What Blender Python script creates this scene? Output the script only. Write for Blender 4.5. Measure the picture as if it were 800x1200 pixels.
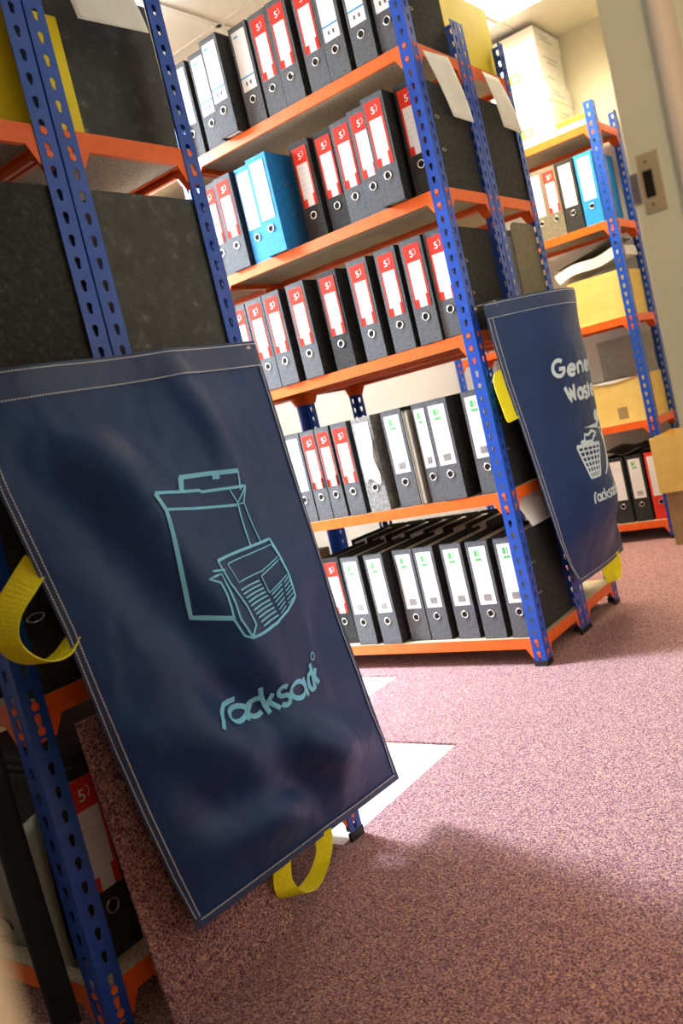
import bpy, math, random
from mathutils import Vector, Matrix, geometry
random.seed(7)
for o in list(bpy.data.objects): bpy.data.objects.remove(o)
scn = bpy.context.scene
col = scn.collection

# ------------------------------------------------------------------ camera
cam_data = bpy.data.cameras.new('camera'); cam = bpy.data.objects.new('camera', cam_data); col.objects.link(cam)
def cam_axes(p, y, r):
    f = Vector((math.sin(y)*math.cos(p), math.cos(y)*math.cos(p), math.sin(p)))
    r0 = Vector((math.cos(y), -math.sin(y), 0)); u0 = r0.cross(f)
    return math.cos(r)*r0+math.sin(r)*u0, -math.sin(r)*r0+math.cos(r)*u0, f
cR, cU, cF = cam_axes(-.0915, -.6605, -.2353)
M = Matrix.Identity(4)
for i in range(3):
    M[i][0], M[i][1], M[i][2] = cR[i], cU[i], -cF[i]
M[0][3], M[1][3], M[2][3] = 1.1738, -2.3266, .8380
cam.matrix_world = M
cam_data.sensor_fit = 'VERTICAL'; cam_data.sensor_height = 22.3; cam_data.lens = 1013.14/1200*22.3
cam_data.clip_start = .02
cam_data.dof.use_dof = True; cam_data.dof.focus_distance = 1.9; cam_data.dof.aperture_fstop = 3.2
scn.camera = cam

# ------------------------------------------------------------------ world, lights, exposure
w = bpy.data.worlds.new('world'); scn.world = w; w.use_nodes = True
w.node_tree.nodes['Background'].inputs[0].default_value = (.9, .85, .8, 1)
w.node_tree.nodes['Background'].inputs[1].default_value = .02
def area(name, loc, sx, sy, power, colr, rot=(0, 0, 0)):
    d = bpy.data.lights.new(name, 'AREA'); d.shape = 'RECTANGLE'; d.size = sx; d.size_y = sy
    d.energy = power; d.color = colr
    o = bpy.data.objects.new(name, d); col.objects.link(o); o.location = loc; o.rotation_euler = rot
    return o
area('window_daylight', (-3.37, -.50, 1.42), 1.30, 1.10, 46, (.76, .90, 1.0), (0, math.radians(-90), 0))
area('aisle_lamp_light', (-2.30, -.62, 2.325), 1.15, .50, 208, (.76, .90, 1.0))
area('far_lamp_light', (-.35, 1.27, 2.52), 1.1, .5, 52, (1.0, .87, .62))
area('corridor_lamp_light', (1.65, -2.95, 2.42), .5, .5, 15, (1.0, .70, .41))
scn.view_settings.view_transform = 'Standard'; scn.view_settings.look = 'None'
scn.view_settings.gamma = 1; scn.view_settings.use_curve_mapping = False
scn.view_settings.exposure = 1.0

# ------------------------------------------------------------------ materials
def mat(name, colr, rough=.6, metal=0, spec=.5, emit=None):
    m = bpy.data.materials.new(name); m.use_nodes = True
    b = m.node_tree.nodes['Principled BSDF']
    b.inputs['Base Color'].default_value = (*colr, 1); b.inputs['Roughness'].default_value = rough
    b.inputs['Metallic'].default_value = metal; b.inputs['Specular IOR Level'].default_value = spec
    if emit: b.inputs['Emission Color'].default_value = (*emit[0], 1); b.inputs['Emission Strength'].default_value = emit[1]
    return m
def noisy(name, stops, scale, rough=.6, detail=4, bump=0, bscale=None, metal=0, spec=.5, stretch=None, nrough=.6, lac=2.0):
    m = mat(name, stops[0][1], rough, metal, spec); nt = m.node_tree; N = nt.nodes; b = N['Principled BSDF']
    tc = N.new('ShaderNodeTexCoord'); mp = N.new('ShaderNodeMapping'); nz = N.new('ShaderNodeTexNoise'); cr = N.new('ShaderNodeValToRGB')
    nt.links.new(tc.outputs['Object'], mp.inputs[0]); nt.links.new(mp.outputs[0], nz.inputs['Vector'])
    if stretch: mp.inputs['Scale'].default_value = stretch
    nz.inputs['Scale'].default_value = scale; nz.inputs['Detail'].default_value = detail; nz.inputs['Roughness'].default_value = nrough
    nz.inputs['Lacunarity'].default_value = lac
    while len(cr.color_ramp.elements) < len(stops): cr.color_ramp.elements.new(.5)
    for e, (p, c) in zip(cr.color_ramp.elements, stops): e.position = p; e.color = (*c, 1)
    nt.links.new(nz.outputs[0], cr.inputs[0]); nt.links.new(cr.outputs[0], b.inputs['Base Color'])
    if bump:
        bp = N.new('ShaderNodeBump'); bp.inputs['Strength'].default_value = bump; bp.inputs['Distance'].default_value = .004
        n2 = nz
        if bscale:
            n2 = N.new('ShaderNodeTexNoise'); nt.links.new(mp.outputs[0], n2.inputs['Vector']); n2.inputs['Scale'].default_value = bscale; n2.inputs['Detail'].default_value = 3
        nt.links.new(n2.outputs[0], bp.inputs['Height']); nt.links.new(bp.outputs[0], b.inputs['Normal'])
    return m
MT = {}
MT['blue'] = noisy('blue_paint', [(.3, (.007, .062, .40)), (.7, (.010, .080, .50))], 30, .35, spec=.5)
MT['orange'] = noisy('orange_paint', [(.3, (.78, .105, .006)), (.7, (.88, .145, .010))], 25, .42)
MT['chip'] = noisy('chipboard', [(.30, (.30, .23, .15)), (.5, (.46, .38, .27)), (.72, (.60, .51, .38))], 160, .8, 3, .15)
MT['foot'] = mat('black_plastic', (.012, .012, .014), .5)
MT['black'] = noisy('black_board', [(.25, (.014, .014, .015)), (.52, (.030, .030, .031)), (.66, (.060, .060, .060)), (.80, (.11, .11, .11))], 95, .75, 6, .12, nrough=.7, spec=.25)
MT['worn'] = noisy('worn_black_board', [(.28, (.018, .019, .020)), (.55, (.042, .043, .043)), (.66, (.085, .088, .088)), (.76, (.30, .31, .31))], 34, .6, 8, .1, nrough=.72)
MT['grey'] = noisy('grey_spine', [(.3, (.085, .088, .10)), (.7, (.15, .155, .17))], 120, .8, 4, spec=.15)
MT['filegrey'] = noisy('grey_marbled_board', [(.3, (.10, .10, .10)), (.5, (.22, .22, .22)), (.7, (.42, .42, .41))], 90, .6, 6, nrough=.7)
MT['fileblue'] = noisy('blue_board', [(.3, (.014, .21, .62)), (.7, (.025, .30, .78))], 50, .6, spec=.25)
MT['filebrown'] = noisy('brown_grey_board', [(.3, (.13, .11, .075)), (.7, (.22, .19, .13))], 80, .6)
MT['red'] = mat('red_print', (.74, .045, .028), .8, spec=.15)
MT['white'] = mat('white_label', (.84, .84, .87), .8, spec=.2)
MT['paper'] = noisy('paper', [(.3, (.78, .77, .74)), (.7, (.88, .88, .87))], 12, .7)
MT['pages'] = noisy('page_edges', [(.35, (.45, .42, .38)), (.65, (.78, .75, .70))], 220, .8, 2, stretch=(6, 1, .1))
MT['line'] = mat('pale_rule_print', (.55, .56, .58), .6)
MT['dark'] = mat('dark_print', (.12, .12, .13), .6)
MT['bluep'] = mat('blue_print', (.02, .30, .62), .5)
MT['green'] = mat('green_print', (.12, .50, .16), .5)
MT['lime'] = mat('lime_print', (.20, .46, .03), .5)
MT['steel'] = mat('nickel', (.72, .71, .68), .25, 1)
MT['hole'] = mat('hole_black', (.004, .004, .005), .9)
MT['yellow'] = noisy('yellow_card', [(.3, (.84, .66, .003)), (.7, (.90, .72, .005))], 14, .5)
MT['strap'] = noisy('yellow_webbing', [(.3, (.88, .78, .002)), (.7, (.95, .86, .004))], 260, .55, 2, .3, stretch=(1, 1, .3))
MT['card'] = noisy('cardboard', [(.3, (.70, .50, .13)), (.7, (.80, .58, .18))], 18, .8, 4, .1)
MT['cardgrey'] = noisy('grey_card', [(.3, (.30, .28, .24)), (.7, (.40, .38, .33))], 30, .8, 4)
MT['cardbrown'] = noisy('brown_cardboard', [(.3, (.30, .20, .09)), (.7, (.38, .26, .13))], 20, .8, 4)
MT['tape'] = mat('brown_tape', (.34, .25, .12), .35)
MT['wall'] = noisy('cream_wall_dimmed', [(.3, (.44, .39, .29)), (.7, (.48, .43, .33))], 6, .85, 5, .05, 90)  # wall paint darkened and warmed to dim and tint the bounced light
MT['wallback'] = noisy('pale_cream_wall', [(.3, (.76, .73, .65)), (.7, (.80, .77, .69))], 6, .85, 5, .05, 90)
MT['tilec'] = noisy('ceiling_board', [(.3, (.78, .76, .70)), (.7, (.84, .82, .76))], 60, .9, 5, .2)
MT['gridm'] = mat('ceiling_grid_metal', (.74, .72, .66), .6)
MT['frame'] = noisy('door_frame_paint', [(.3, (.66, .76, .74)), (.7, (.72, .82, .80))], 9, .5, 5, .12, 40)
MT['pipe'] = mat('white_gloss_paint', (.86, .85, .87), .35)
MT['plate'] = mat('strike_plate_metal', (.62, .58, .46), .4, .6)
MT['lip'] = mat('lip_metal', (.30, .29, .42), .3, .7)
MT['slab'] = noisy('bare_floor', [(.3, (.62, .60, .52)), (.7, (.76, .74, .67))], 9, .5, 6)
MT['lampwhite'] = mat('lamp_body_white', (.8, .8, .78), .4)
MT['louvre'] = mat('louvre_metal', (.45, .40, .30), .5, .2)
MT['tube'] = mat('lamp_tube', (1, 1, 1), .4, emit=((1, .93, .70), 6))
MT['skyp'] = mat('light_blue_print', (.22, .66, .98), .6)
MT['palep'] = mat('pale_print', (.66, .80, .92), .6)
MT['stitch'] = mat('pale_thread', (.80, .84, .92), .7)
MT['straw'] = mat('clear_film', (.26, .27, .22), .3)

def carpet_material():
    m = mat('carpet_pile', (.2, .1, .1), .95, spec=.15); nt = m.node_tree; N = nt.nodes; b = N['Principled BSDF']
    tc = N.new('ShaderNodeTexCoord')
    ge = N.new('ShaderNodeNewGeometry')
    v = N.new('ShaderNodeTexVoronoi'); v.inputs['Scale'].default_value = 400
    n = N.new('ShaderNodeTexNoise'); n.inputs['Scale'].default_value = 210; n.inputs['Detail'].default_value = 3; n.inputs['Roughness'].default_value = .8
    sep = N.new('ShaderNodeSeparateColor'); cr = N.new('ShaderNodeValToRGB')
    nt.links.new(ge.outputs['Position'], v.inputs['Vector']); nt.links.new(ge.outputs['Position'], n.inputs['Vector'])
    nt.links.new(v.outputs['Color'], sep.inputs[0])
    cols = [(0, (.04, .018, .026)), (.24, (.125, .046, .060)), (.40, (.31, .138, .185)), (.52, (.28, .132, .225)), (.64, (.48, .215, .14)), (.78, (.47, .285, .37)), (1, (.82, .48, .20))]
    while len(cr.color_ramp.elements) < len(cols): cr.color_ramp.elements.new(.5)
    for e, (p, c) in zip(cr.color_ramp.elements, cols): e.position = p; e.color = (*c, 1)
    mx = N.new('ShaderNodeMath'); mx.operation = 'MULTIPLY_ADD'; mx.inputs[1].default_value = .84; 
    s2 = N.new('ShaderNodeMath'); s2.operation = 'MULTIPLY_ADD'; s2.inputs[1].default_value = 1.2; s2.inputs[2].default_value = -.50
    nt.links.new(n.outputs[0], s2.inputs[0]); nt.links.new(sep.outputs[0], mx.inputs[0]); nt.links.new(s2.outputs[0], mx.inputs[2])
    nt.links.new(mx.outputs[0], cr.inputs[0]); nt.links.new(cr.outputs[0], b.inputs['Base Color'])
    bp = N.new('ShaderNodeBump'); bp.inputs['Strength'].default_value = .8; bp.inputs['Distance'].default_value = .004
    nt.links.new(n.outputs[0], bp.inputs['Height']); nt.links.new(bp.outputs[0], b.inputs['Normal'])
    b.inputs['Sheen Weight'].default_value = .15
    return m
MT['carpet'] = carpet_material()

def fabric_material(name, c1, c2, rough):
    m = noisy(name, [(.3, c1), (.7, c2)], 7, rough, 5, spec=.32); nt = m.node_tree; N = nt.nodes; b = N['Principled BSDF']
    tc = [x for x in N if x.bl_idname == 'ShaderNodeTexCoord'][0]
    n1 = N.new('ShaderNodeTexNoise'); n1.inputs['Scale'].default_value = 9; n1.inputs['Detail'].default_value = 2; n1.inputs['Distortion'].default_value = .3
    n2 = N.new('ShaderNodeTexNoise'); n2.inputs['Scale'].default_value = 520; n2.inputs['Detail'].default_value = 1
    b1 = N.new('ShaderNodeBump'); b1.inputs['Strength'].default_value = .35; b1.inputs['Distance'].default_value = .03
    b2 = N.new('ShaderNodeBump'); b2.inputs['Strength'].default_value = .25; b2.inputs['Distance'].default_value = .001
    nt.links.new(tc.outputs['Object'], n1.inputs['Vector']); nt.links.new(tc.outputs['Object'], n2.inputs['Vector'])
    nt.links.new(n1.outputs[0], b1.inputs['Height']); nt.links.new(n2.outputs[0], b2.inputs['Height'])
    nt.links.new(b1.outputs[0], b2.inputs['Normal']); nt.links.new(b2.outputs[0], b.inputs['Normal'])
    b.inputs['Sheen Weight'].default_value = .05; b.inputs['Sheen Tint'].default_value = (.5, .65, .9, 1)
    return m
MT['navy'] = fabric_material('navy_fabric', (.005, .030, .125), (.008, .043, .170), .42)
MT['navydark'] = mat('dark_navy_cloth', (.010, .015, .030), .8)
MT['navylit'] = fabric_material('navy_lit_fabric', (.028, .052, .14), (.038, .066, .17), .4)  # same navy cloth, lightened in colour where the hems catch light

# ------------------------------------------------------------------ helpers
class MB:
    def __init__(s): s.v = []; s.f = []
    def poly(s, pts): n = len(s.v); s.v += [tuple(p) for p in pts]; s.f.append(tuple(range(n, n+len(pts)))); return s
    def box(s, x0, x1, y0, y1, z0, z1):
        n = len(s.v); s.v += [(x, y, z) for z in (z0, z1) for y in (y0, y1) for x in (x0, x1)]
        s.f += [tuple(n+i for i in q) for q in ((0, 2, 3, 1), (4, 5, 7, 6), (0, 1, 5, 4), (2, 6, 7, 3), (0, 4, 6, 2), (1, 3, 7, 5))]; return s
    def prism(s, outline, a, b, ax):
        """outline of 2D points extruded along axis ax from a to b"""
        def P(p, t):
            q = list(p); q.insert(ax, t); return tuple(q)
        n = len(s.v); k = len(outline)
        s.v += [P(p, a) for p in outline]+[P(p, b) for p in outline]
        s.f += [tuple(range(n, n+k)), tuple(range(n+2*k-1, n+k-1, -1))]
        s.f += [(n+i, n+(i+1) % k, n+k+(i+1) % k, n+k+i) for i in range(k)]; return s
    def grid(s, fn, nu, nv):
        n = len(s.v)
        s.v += [tuple(fn(i/nu, j/nv)) for j in range(nv+1) for i in range(nu+1)]
        s.f += [(n+j*(nu+1)+i, n+j*(nu+1)+i+1, n+(j+1)*(nu+1)+i+1, n+(j+1)*(nu+1)+i) for j in range(nv) for i in range(nu)]; return s
    def torus(s, c, R, r, ax=1, n=18, m=6, sx=1, sz=1):
        b = len(s.v)
        for i in range(n):
            a = 2*math.pi*i/n
            for j in range(m):
                t = 2*math.pi*j/m; rr = R+r*math.cos(t); p = [rr*math.cos(a)*sx, rr*math.sin(a)*sz]; p.insert(ax, r*math.sin(t))
                s.v.append((c[0]+p[0], c[1]+p[1], c[2]+p[2]))
        s.f += [(b+i*m+j, b+((i+1) % n)*m+j, b+((i+1) % n)*m+(j+1) % m, b+i*m+(j+1) % m) for i in range(n) for j in range(m)]; return s
    def disc(s, c, R, h, ax=1, n=16):
        return s.prism([(c[(ax+1) % 3 if ax != 1 else 0]+R*math.cos(2*math.pi*i/n), c[2 if ax != 2 else 1]+R*math.sin(2*math.pi*i/n)) for i in range(n)], c[ax], c[ax]+h, ax)
    def ribbon(s, pts, wid, th=.0015):
        """strip through 3D points; wid gives the half-width vector at every point"""
        n = len(s.v); k = len(pts)
        for i, (p, h) in enumerate(zip(pts, wid)):
            p = Vector(p); h = Vector(h); t = Vector(pts[min(i+1, k-1)])-Vector(pts[max(i-1, 0)])
            nn = t.cross(h); nn = nn.normalized()*th/2 if nn.length > 0 else Vector((0, 0, th/2))
            s.v += [tuple(p-h-nn), tuple(p+h-nn), tuple(p+h+nn), tuple(p-h+nn)]
        for i in range(k-1):
            a = n+4*i
            s.f += [(a+j, a+(j+1) % 4, a+4+(j+1) % 4, a+4+j) for j in range(4)]
        s.f += [(n, n+3, n+2, n+1), (n+4*k-4, n+4*k-3, n+4*k-2, n+4*k-1)]; return s
    def mesh(s, name, m, smooth=False):
        me = bpy.data.meshes.new(name); me.from_pydata(s.v, [], s.f); me.validate()
        import bmesh
        bm = bmesh.new(); bm.from_mesh(me); bmesh.ops.recalc_face_normals(bm, faces=bm.faces); bm.to_mesh(me); bm.free()
        if smooth: me.polygons.foreach_set('use_smooth', [True]*len(me.polygons))
        me.materials.append(MT[m]); return me
    def build(s, name, m, parent=None, loc=None, smooth=False, rot=None, label=None):
        return put(name, s.mesh(name, m, smooth), parent, loc, rot, label)
def put(name, me, parent=None, loc=None, rot=None, label=None):
    o = bpy.data.objects.new(name, me); col.objects.link(o)
    if parent: o.parent = parent
    if loc: o.location = loc
    if rot: o.rotation_euler = rot
    if label: o['label'] = label
    return o
def tag(o, label, cat, group=None, kind=None):
    o['label'] = label; o['category'] = cat
    if group: o['group'] = group
    if kind: o['kind'] = kind
    return o
def struct(o, label=None):
    o['kind'] = 'structure'
    if label: o['label'] = label
    return o
def empty(name, loc=(0, 0, 0), rot=(0, 0, 0)):
    o = bpy.data.objects.new(name, None); col.objects.link(o); o.location = loc; o.rotation_euler = rot; o.empty_display_size = .05; return o
def B(*a): return MB().box(*a)
def bevel(o, w_, seg=2):
    m = o.modifiers.new('bevel', 'BEVEL'); m.width = w_; m.segments = seg; m.limit_method = 'ANGLE'; return o
GL = {}
def glyph(ch):
    """outline mesh of a character, scaled to a unit box"""
    if ch not in GL:
        c = bpy.data.curves.new('glyph', 'FONT'); c.body = ch; c.offset = .012; c.resolution_u = 4
        o = bpy.data.objects.new('glyph', c); col.objects.link(o)
        me = bpy.data.meshes.new_from_object(o.evaluated_get(bpy.context.evaluated_depsgraph_get()))
        V = [(v.co.x, v.co.y) for v in me.vertices]; F = [tuple(p.vertices) for p in me.polygons]
        bpy.data.objects.remove(o); bpy.data.curves.remove(c); bpy.data.meshes.remove(me)
        x0 = min(v[0] for v in V); x1 = max(v[0] for v in V); y0 = min(v[1] for v in V); y1 = max(v[1] for v in V)
        GL[ch] = ([((x-x0)/(x1-x0), (y-y0)/(y1-y0)) for x, y in V], F, (x1-x0)/(y1-y0))
    return GL[ch]

# ------------------------------------------------------------------ structure
XL, XR, YB, YF, ZC = -3.4, .913, 2.05, -2.75, 2.43
floor = struct(B(XL-.1, 2.4, YF-.8, YB+.1, -.06, -.006).build('floor', 'slab'), 'pale bare floor showing where carpet tiles are missing')
tile_me = {}
x = .985+.5*3
P0, PY = -.015, -.555
for i in range(-7, 5):
    for j in range(-6, 6):
        x0, y0 = P0+.5*i, PY+.5*j
        x1, y1 = x0+.5, y0+.5
        if x0 < XL or y1 > YB+.4 or y0 < YF-.75: continue
        if j == -1 and i < 0: continue
        if j == 0 and i < -1: continue
        y1c = min(y1, YB)
        key = (round(y1c-y0, 3))
        if key not in tile_me:
            tile_me[key] = B(.00005, .49995, .00005, y1c-y0-.00005, -.006, 0).mesh('carpet_tile', 'carpet')
        put('carpet_tile', tile_me[key], floor, (x0, y0, 0))
ceiling = struct(B(XL-.1, 2.4, YF-.8, YB+.1, ZC+.14, ZC+.2).build('ceiling', 'tilec'), 'suspended ceiling of pale square boards')
GX, GY = -.95, .37
ctile = B(.012, .588, .012, .588, .0, .014).mesh('ceiling_tile', 'tilec')
gridm = MB()
for i in range(-4, 6):
    xx = GX+.6*i
    if XL < xx < 2.4: gridm.box(xx-.012, xx+.012, YF-.8, YB, ZC-.002, ZC+.004)
for j in range(-7, 4):
    yy = GY+.6*j
    if YF-.8 < yy < YB: gridm.box(XL, 2.4, yy-.012, yy+.012, ZC-.002, ZC+.004)
gridm.build('ceiling_grid', 'gridm', ceiling)
for i in range(-5, 6):
    for j in range(-7, 4):
        if j == 1 and i in (0, 1): continue       # the recessed lamp sits here
        put('ceiling_tile', ctile, ceiling, (GX+.6*i, GY+.6*j, ZC+.004))
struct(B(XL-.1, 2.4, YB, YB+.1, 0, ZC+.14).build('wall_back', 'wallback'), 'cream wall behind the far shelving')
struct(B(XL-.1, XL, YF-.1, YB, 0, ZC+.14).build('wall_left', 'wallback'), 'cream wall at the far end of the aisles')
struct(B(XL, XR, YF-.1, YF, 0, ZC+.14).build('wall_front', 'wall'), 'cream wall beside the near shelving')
DY0, DY1, DZ = -2.262, -1.40, 2.04
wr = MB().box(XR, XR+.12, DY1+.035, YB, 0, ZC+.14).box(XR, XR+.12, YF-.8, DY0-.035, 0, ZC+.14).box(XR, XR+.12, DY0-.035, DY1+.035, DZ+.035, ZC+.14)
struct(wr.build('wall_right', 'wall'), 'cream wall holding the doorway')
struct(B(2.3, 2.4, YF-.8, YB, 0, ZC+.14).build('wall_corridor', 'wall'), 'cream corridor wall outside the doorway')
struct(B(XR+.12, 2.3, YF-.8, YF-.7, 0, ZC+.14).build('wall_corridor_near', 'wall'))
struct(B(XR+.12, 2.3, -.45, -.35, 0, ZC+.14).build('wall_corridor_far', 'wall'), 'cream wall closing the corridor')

wn = struct(empty('window_1', (XL, -.5, 1.42)), 'white framed window at the far end of the aisle')
MB().box(0, .025, -.62, -.56, -.72, .72).box(0, .025, .56, .62, -.72, .72).box(0, .025, -.56, .56, .66, .72).box(0, .025, -.56, .56, -.72, -.66).build('window_frame', 'pipe', wn)
B(0, .02, -.015, .015, -.66, .66).build('mullion', 'pipe', wn)
for y_ in (-.56, .015): B(.006, .010, y_, y_+.545, -.66, .66).build('pane', 'pipe', wn)
B(0, .10, -.66, .66, -.76, -.72).build('window_sill', 'pipe', wn)

# door frame with its strike plate
door = struct(empty('door_1', (XR, DY1, 0)), 'cream painted door frame with a metal strike plate')
B(0, .12, 0, .035, 0, DZ).build('jamb', 'frame', door)
B(0, .12, DY0-DY1-.035, DY0-DY1, 0, DZ).build('jamb', 'pipe', door)
B(0, .12, DY0-DY1, 0, DZ, DZ+.035).build('head', 'frame', door)
st = [(.0455, 0), (.0455, -.006)]+[(.0575-.012*math.cos(t*math.pi/10), -.006-.013*math.sin(t*math.pi/10)) for t in range(1, 10)]+[(.0695, -.006), (.0695, 0)]
o = MB().prism(st, 0, DZ, 2).build('door_stop', 'pipe', door, label='white rounded door stop'); o.modifiers.new('b', 'EDGE_SPLIT'); [setattr(p, 'use_smooth', len(p.vertices) == 4) for p in o.data.polygons]
MB().prism([(.041, 0), (.041, -.0012), (.0445, -.0035), (.0455, 0)], 0, DZ, 2).build('paint_bead', 'frame', door)
sp = empty('strike_plate', (.0, 0, 1.006)); sp.parent = door
pl = MB()
ox = (.008, .029); oz = (-.029, .029); hx = (.011, .021); hz = (-.0145, .0125)
for a, b_, c, d in ((ox[0], ox[1], oz[0], hz[0]), (ox[0], ox[1], hz[1], oz[1]), (ox[0], hx[0], hz[0], hz[1]), (hx[1], ox[1], hz[0], hz[1])): pl.box(a, b_, -.0015, .0, c, d)
pl.build('plate_face', 'plate', sp)
B(hx[0], hx[1], -.0004, .0, hz[0], hz[1]).build('latch_hole', 'hole', sp)
B(-.0015, .0062, -.0025, .0, -.016, .013).build('lip', 'lip', sp)
for zz in (-.0215, .0205):
    s_ = MB().disc((.0165, -.0025, zz), .0042, .0012, 1).build('screw', 'plate', sp); MB().disc((.0165, -.0029, zz), .0012, .0006, 1).build('screw_socket', 'hole', s_)

# lamps
L1 = empty('batten_lamp', (-2.30, -.62, 2.33)); tag(L1, 'wide white fluorescent fitting on the ceiling over the aisle between file racks', 'lamp')
B(-.60, .60, -.27, .27, .045, .0975).build('lamp_body', 'lampwhite', L1)
for sx in (-.59, .575): B(sx, sx+.015, -.27, .27, -.006, .045).build('end_cap', 'lampwhite', L1)
L2 = empty('louvre_lamp', (-.35, 1.27, ZC)); tag(L2, 'recessed ceiling lamp with metal louvre over the far aisle', 'lamp')
MB().box(-.6, .6, -.3, -.282, -.004, .10).box(-.6, .6, .282, .3, -.004, .10).box(-.6, -.582, -.282, .282, -.004, .10).box(.582, .6, -.282, .282, -.004, .10).build('lamp_housing', 'lampwhite', L2)
bl = B(-.0012, .0012, -.28, .28, 0, .03).mesh('louvre_blade', 'louvre')
for i in range(13): put('louvre_blade', bl, L2, (-.54+.09*i, 0, -.002))
bx = B(-.58, .58, -.0012, .0012, 0, .03).mesh('cross_blade', 'louvre')
for i in range(5): put('cross_blade', bx, L2, (0, -.188+.094*i, -.0025))
for y_ in (-.21, -.07, .07, .21):
    MB().prism([(y_+.013*math.cos(t*math.pi/6), .065+.013*math.sin(t*math.pi/6)) for t in range(12)], -.57, .57, 0).build('tube', 'tube', L2, smooth=True)
L3 = empty('corridor_lamp', (1.65, -2.95, ZC)); tag(L3, 'flat square ceiling lamp in the corridor', 'lamp')
B(-.28, .28, -.28, .28, -.008, -.0025).build('lamp_tray', 'lampwhite', L3)

# ------------------------------------------------------------------ shelving racks
D, W, PH = .331, .94, 2.0
def post_mesh():
    m = MB(); T = .0018; FW = .040; pit = .0381; n = int(PH/pit)
    hole = [(.0062*math.cos(a), .0035+.0062*math.sin(a)) for a in [math.radians(x) for x in (-35, 0, 45, 90, 135, 180, 215)]]+[(-.0036, -.0095), (0, -.0115), (.0036, -.0095)]
    hole = [(h[0]+.021, h[1]+pit/2) for h in hole]
    out = [(0, 0), (FW, 0), (FW, pit), (0, pit)]
    polys = [[Vector((a, b, 0)) for a, b in out], [Vector((a, b, 0)) for a, b in hole]]
    tris = geometry.tessellate_polygon(polys); pts = out+hole
    def cell(z0, mapf):
        b = len(m.v)
        for d in (0, T): m.v += [mapf(p[0], d, p[1]+z0) for p in pts]
        k = len(pts)
        for t in tris: m.f += [tuple(b+i for i in t), tuple(b+k+i for i in reversed(t))]
        h = list(range(4, k))
        for i, j in zip(h, h[1:]+h[:1]): m.f.append((b+i, b+j, b+k+j, b+k+i))
        m.f.append((b+1, b+2, b+k+2, b+k+1))
    for c in range(n):
        cell(.012+c*pit, lambda a, d, z: (a, d, z)); cell(.012+c*pit, lambda a, d, z: (d, a, z))
    return m.mesh('post', 'blue')
POST = post_mesh()
FOOT = MB().prism([(-.0015, -.0015), (.042, -.0015), (.042, .006), (.006, .006), (.006, .042), (-.0015, .042)], 0, .018, 2).mesh('foot_cap', 'foot')
def beam_mesh(L):
    o = [(.004, .012), (L-.004, .012), (L-.004, -.052), (L-.044, -.052), (L-.062, -.022), (.062, -.022), (.044, -.052), (.004, -.052)]
    m = MB().prism(o, .002, .0038, 1).box(.045, L-.045, .0038, .020, -.0075, -.0055).box(.062, L-.062, .0038, .012, -.022, -.020)
    return m.mesh('beam', 'orange')
BEAM_W, BEAM_D = beam_mesh(W), beam_mesh(D)
RIV = MB().disc((0, -.0010, 0), .0066, .0028, 1, 10).mesh('rivet', 'orange')
BOARD = B(.006, W-.006, .006, D-.006, -.0055, .0116).mesh('shelf_board', 'chip')
def rack(x, y, levels, label):
    """x,y: the front corner towards the doorway side; the rack runs to -X and +Y"""
    r = empty('shelving_rack', (x, y, 0)); tag(r, label, 'shelving rack')
    for px, py, rz in ((0, 0, 90), (0, D, 180), (-W, D, 270), (-W, 0, 0)):
        p = put('post', POST, r, (px, py, 0), (0, 0, math.radians(rz))); put('foot_cap', FOOT, p)
    for z in levels:
        for me, loc, rz, vis in ((BEAM_W, (-W, 0, z), 0, 1), (BEAM_D, (0, 0, z), 90, 1), (BEAM_W, (0, D, z), 180, 0), (BEAM_D, (-W, D, z), 270, 0)):
            b = put('beam', me, r, loc, (0, 0, math.radians(rz)))
            L = W if me is BEAM_W else D
            if vis:
                for rx in ((L-.021,) if me is BEAM_W else (.021, L-.021)):
                    for rz_ in (0, -.0381): put('rivet', RIV, b, (rx, 0, rz_+.003))
        put('shelf_board', BOARD, r, (-W, 0, z))
    return r
ZM = (.077, .535, 1.018, 1.442, 1.857)
ZN = (.0865, .544, 1.012, 1.428, 1.86)
ZF = (.080, .551, 1.030, 1.462, 1.892)
YN, XF, YFR = -1.6654, -.055, 1.68
rack(0, 0, ZM, 'blue and orange shelving rack whose rows of file spines face the big sack\'s rack')
rack(0, D+.004, ZM, 'blue and orange shelving rack carrying the yellow folder on its top shelf, backed against another')
rack(0, YN, ZN, 'blue and orange shelving rack nearest the doorway, yellow webbing handle before its post')
rack(0, YN+D+.004, ZN, 'blue and orange shelving rack behind the big sack, holding the taped black file')
rack(XF, YFR, ZF, 'blue and orange shelving rack against the cream wall with paper boxes on top')

# unseen bays and cartons added to stop light leaking between the rows
for n_, nm in ((1, 'next'), (2, 'second')):
    rack(-.945*n_, 0, ZM, 'shelving rack %s along from the rows of file spines, added with its cartons to block light' % nm)
    rack(-.945*n_, YN+D+.004, ZN, 'shelving rack %s along behind the big sack, added with its cartons to block light' % nm)
def archive(x, y, z, label, group):
    o = empty('light_block_carton', (x, y, z)); tag(o, label, 'box', group)
    put('carton', ARC[0], o); put('lid', ARC[1], o)
ARC = (B(-.13, .13, 0, .29, 0, .26).mesh('carton', 'cardbrown'), B(-.134, .134, -.004, .294, .255, .315).mesh('lid', 'cardbrown'))
for z in ZM: [archive(-.945-.17-.295*(i % 3)-.945*(i//3), .02, z+.0124, 'brown carton added to block light on a further rack along from the file spines', 'light-blocking cartons on the further racks along the aisle') for i in range(6)]
for z in ZN: [archive(-.945-.17-.295*(i % 3)-.945*(i//3), YN+D+.024, z+.0124, 'brown carton added to block light on a further rack along behind the big sack', 'light-blocking cartons on the further racks behind the sack') for i in range(6)]
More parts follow.
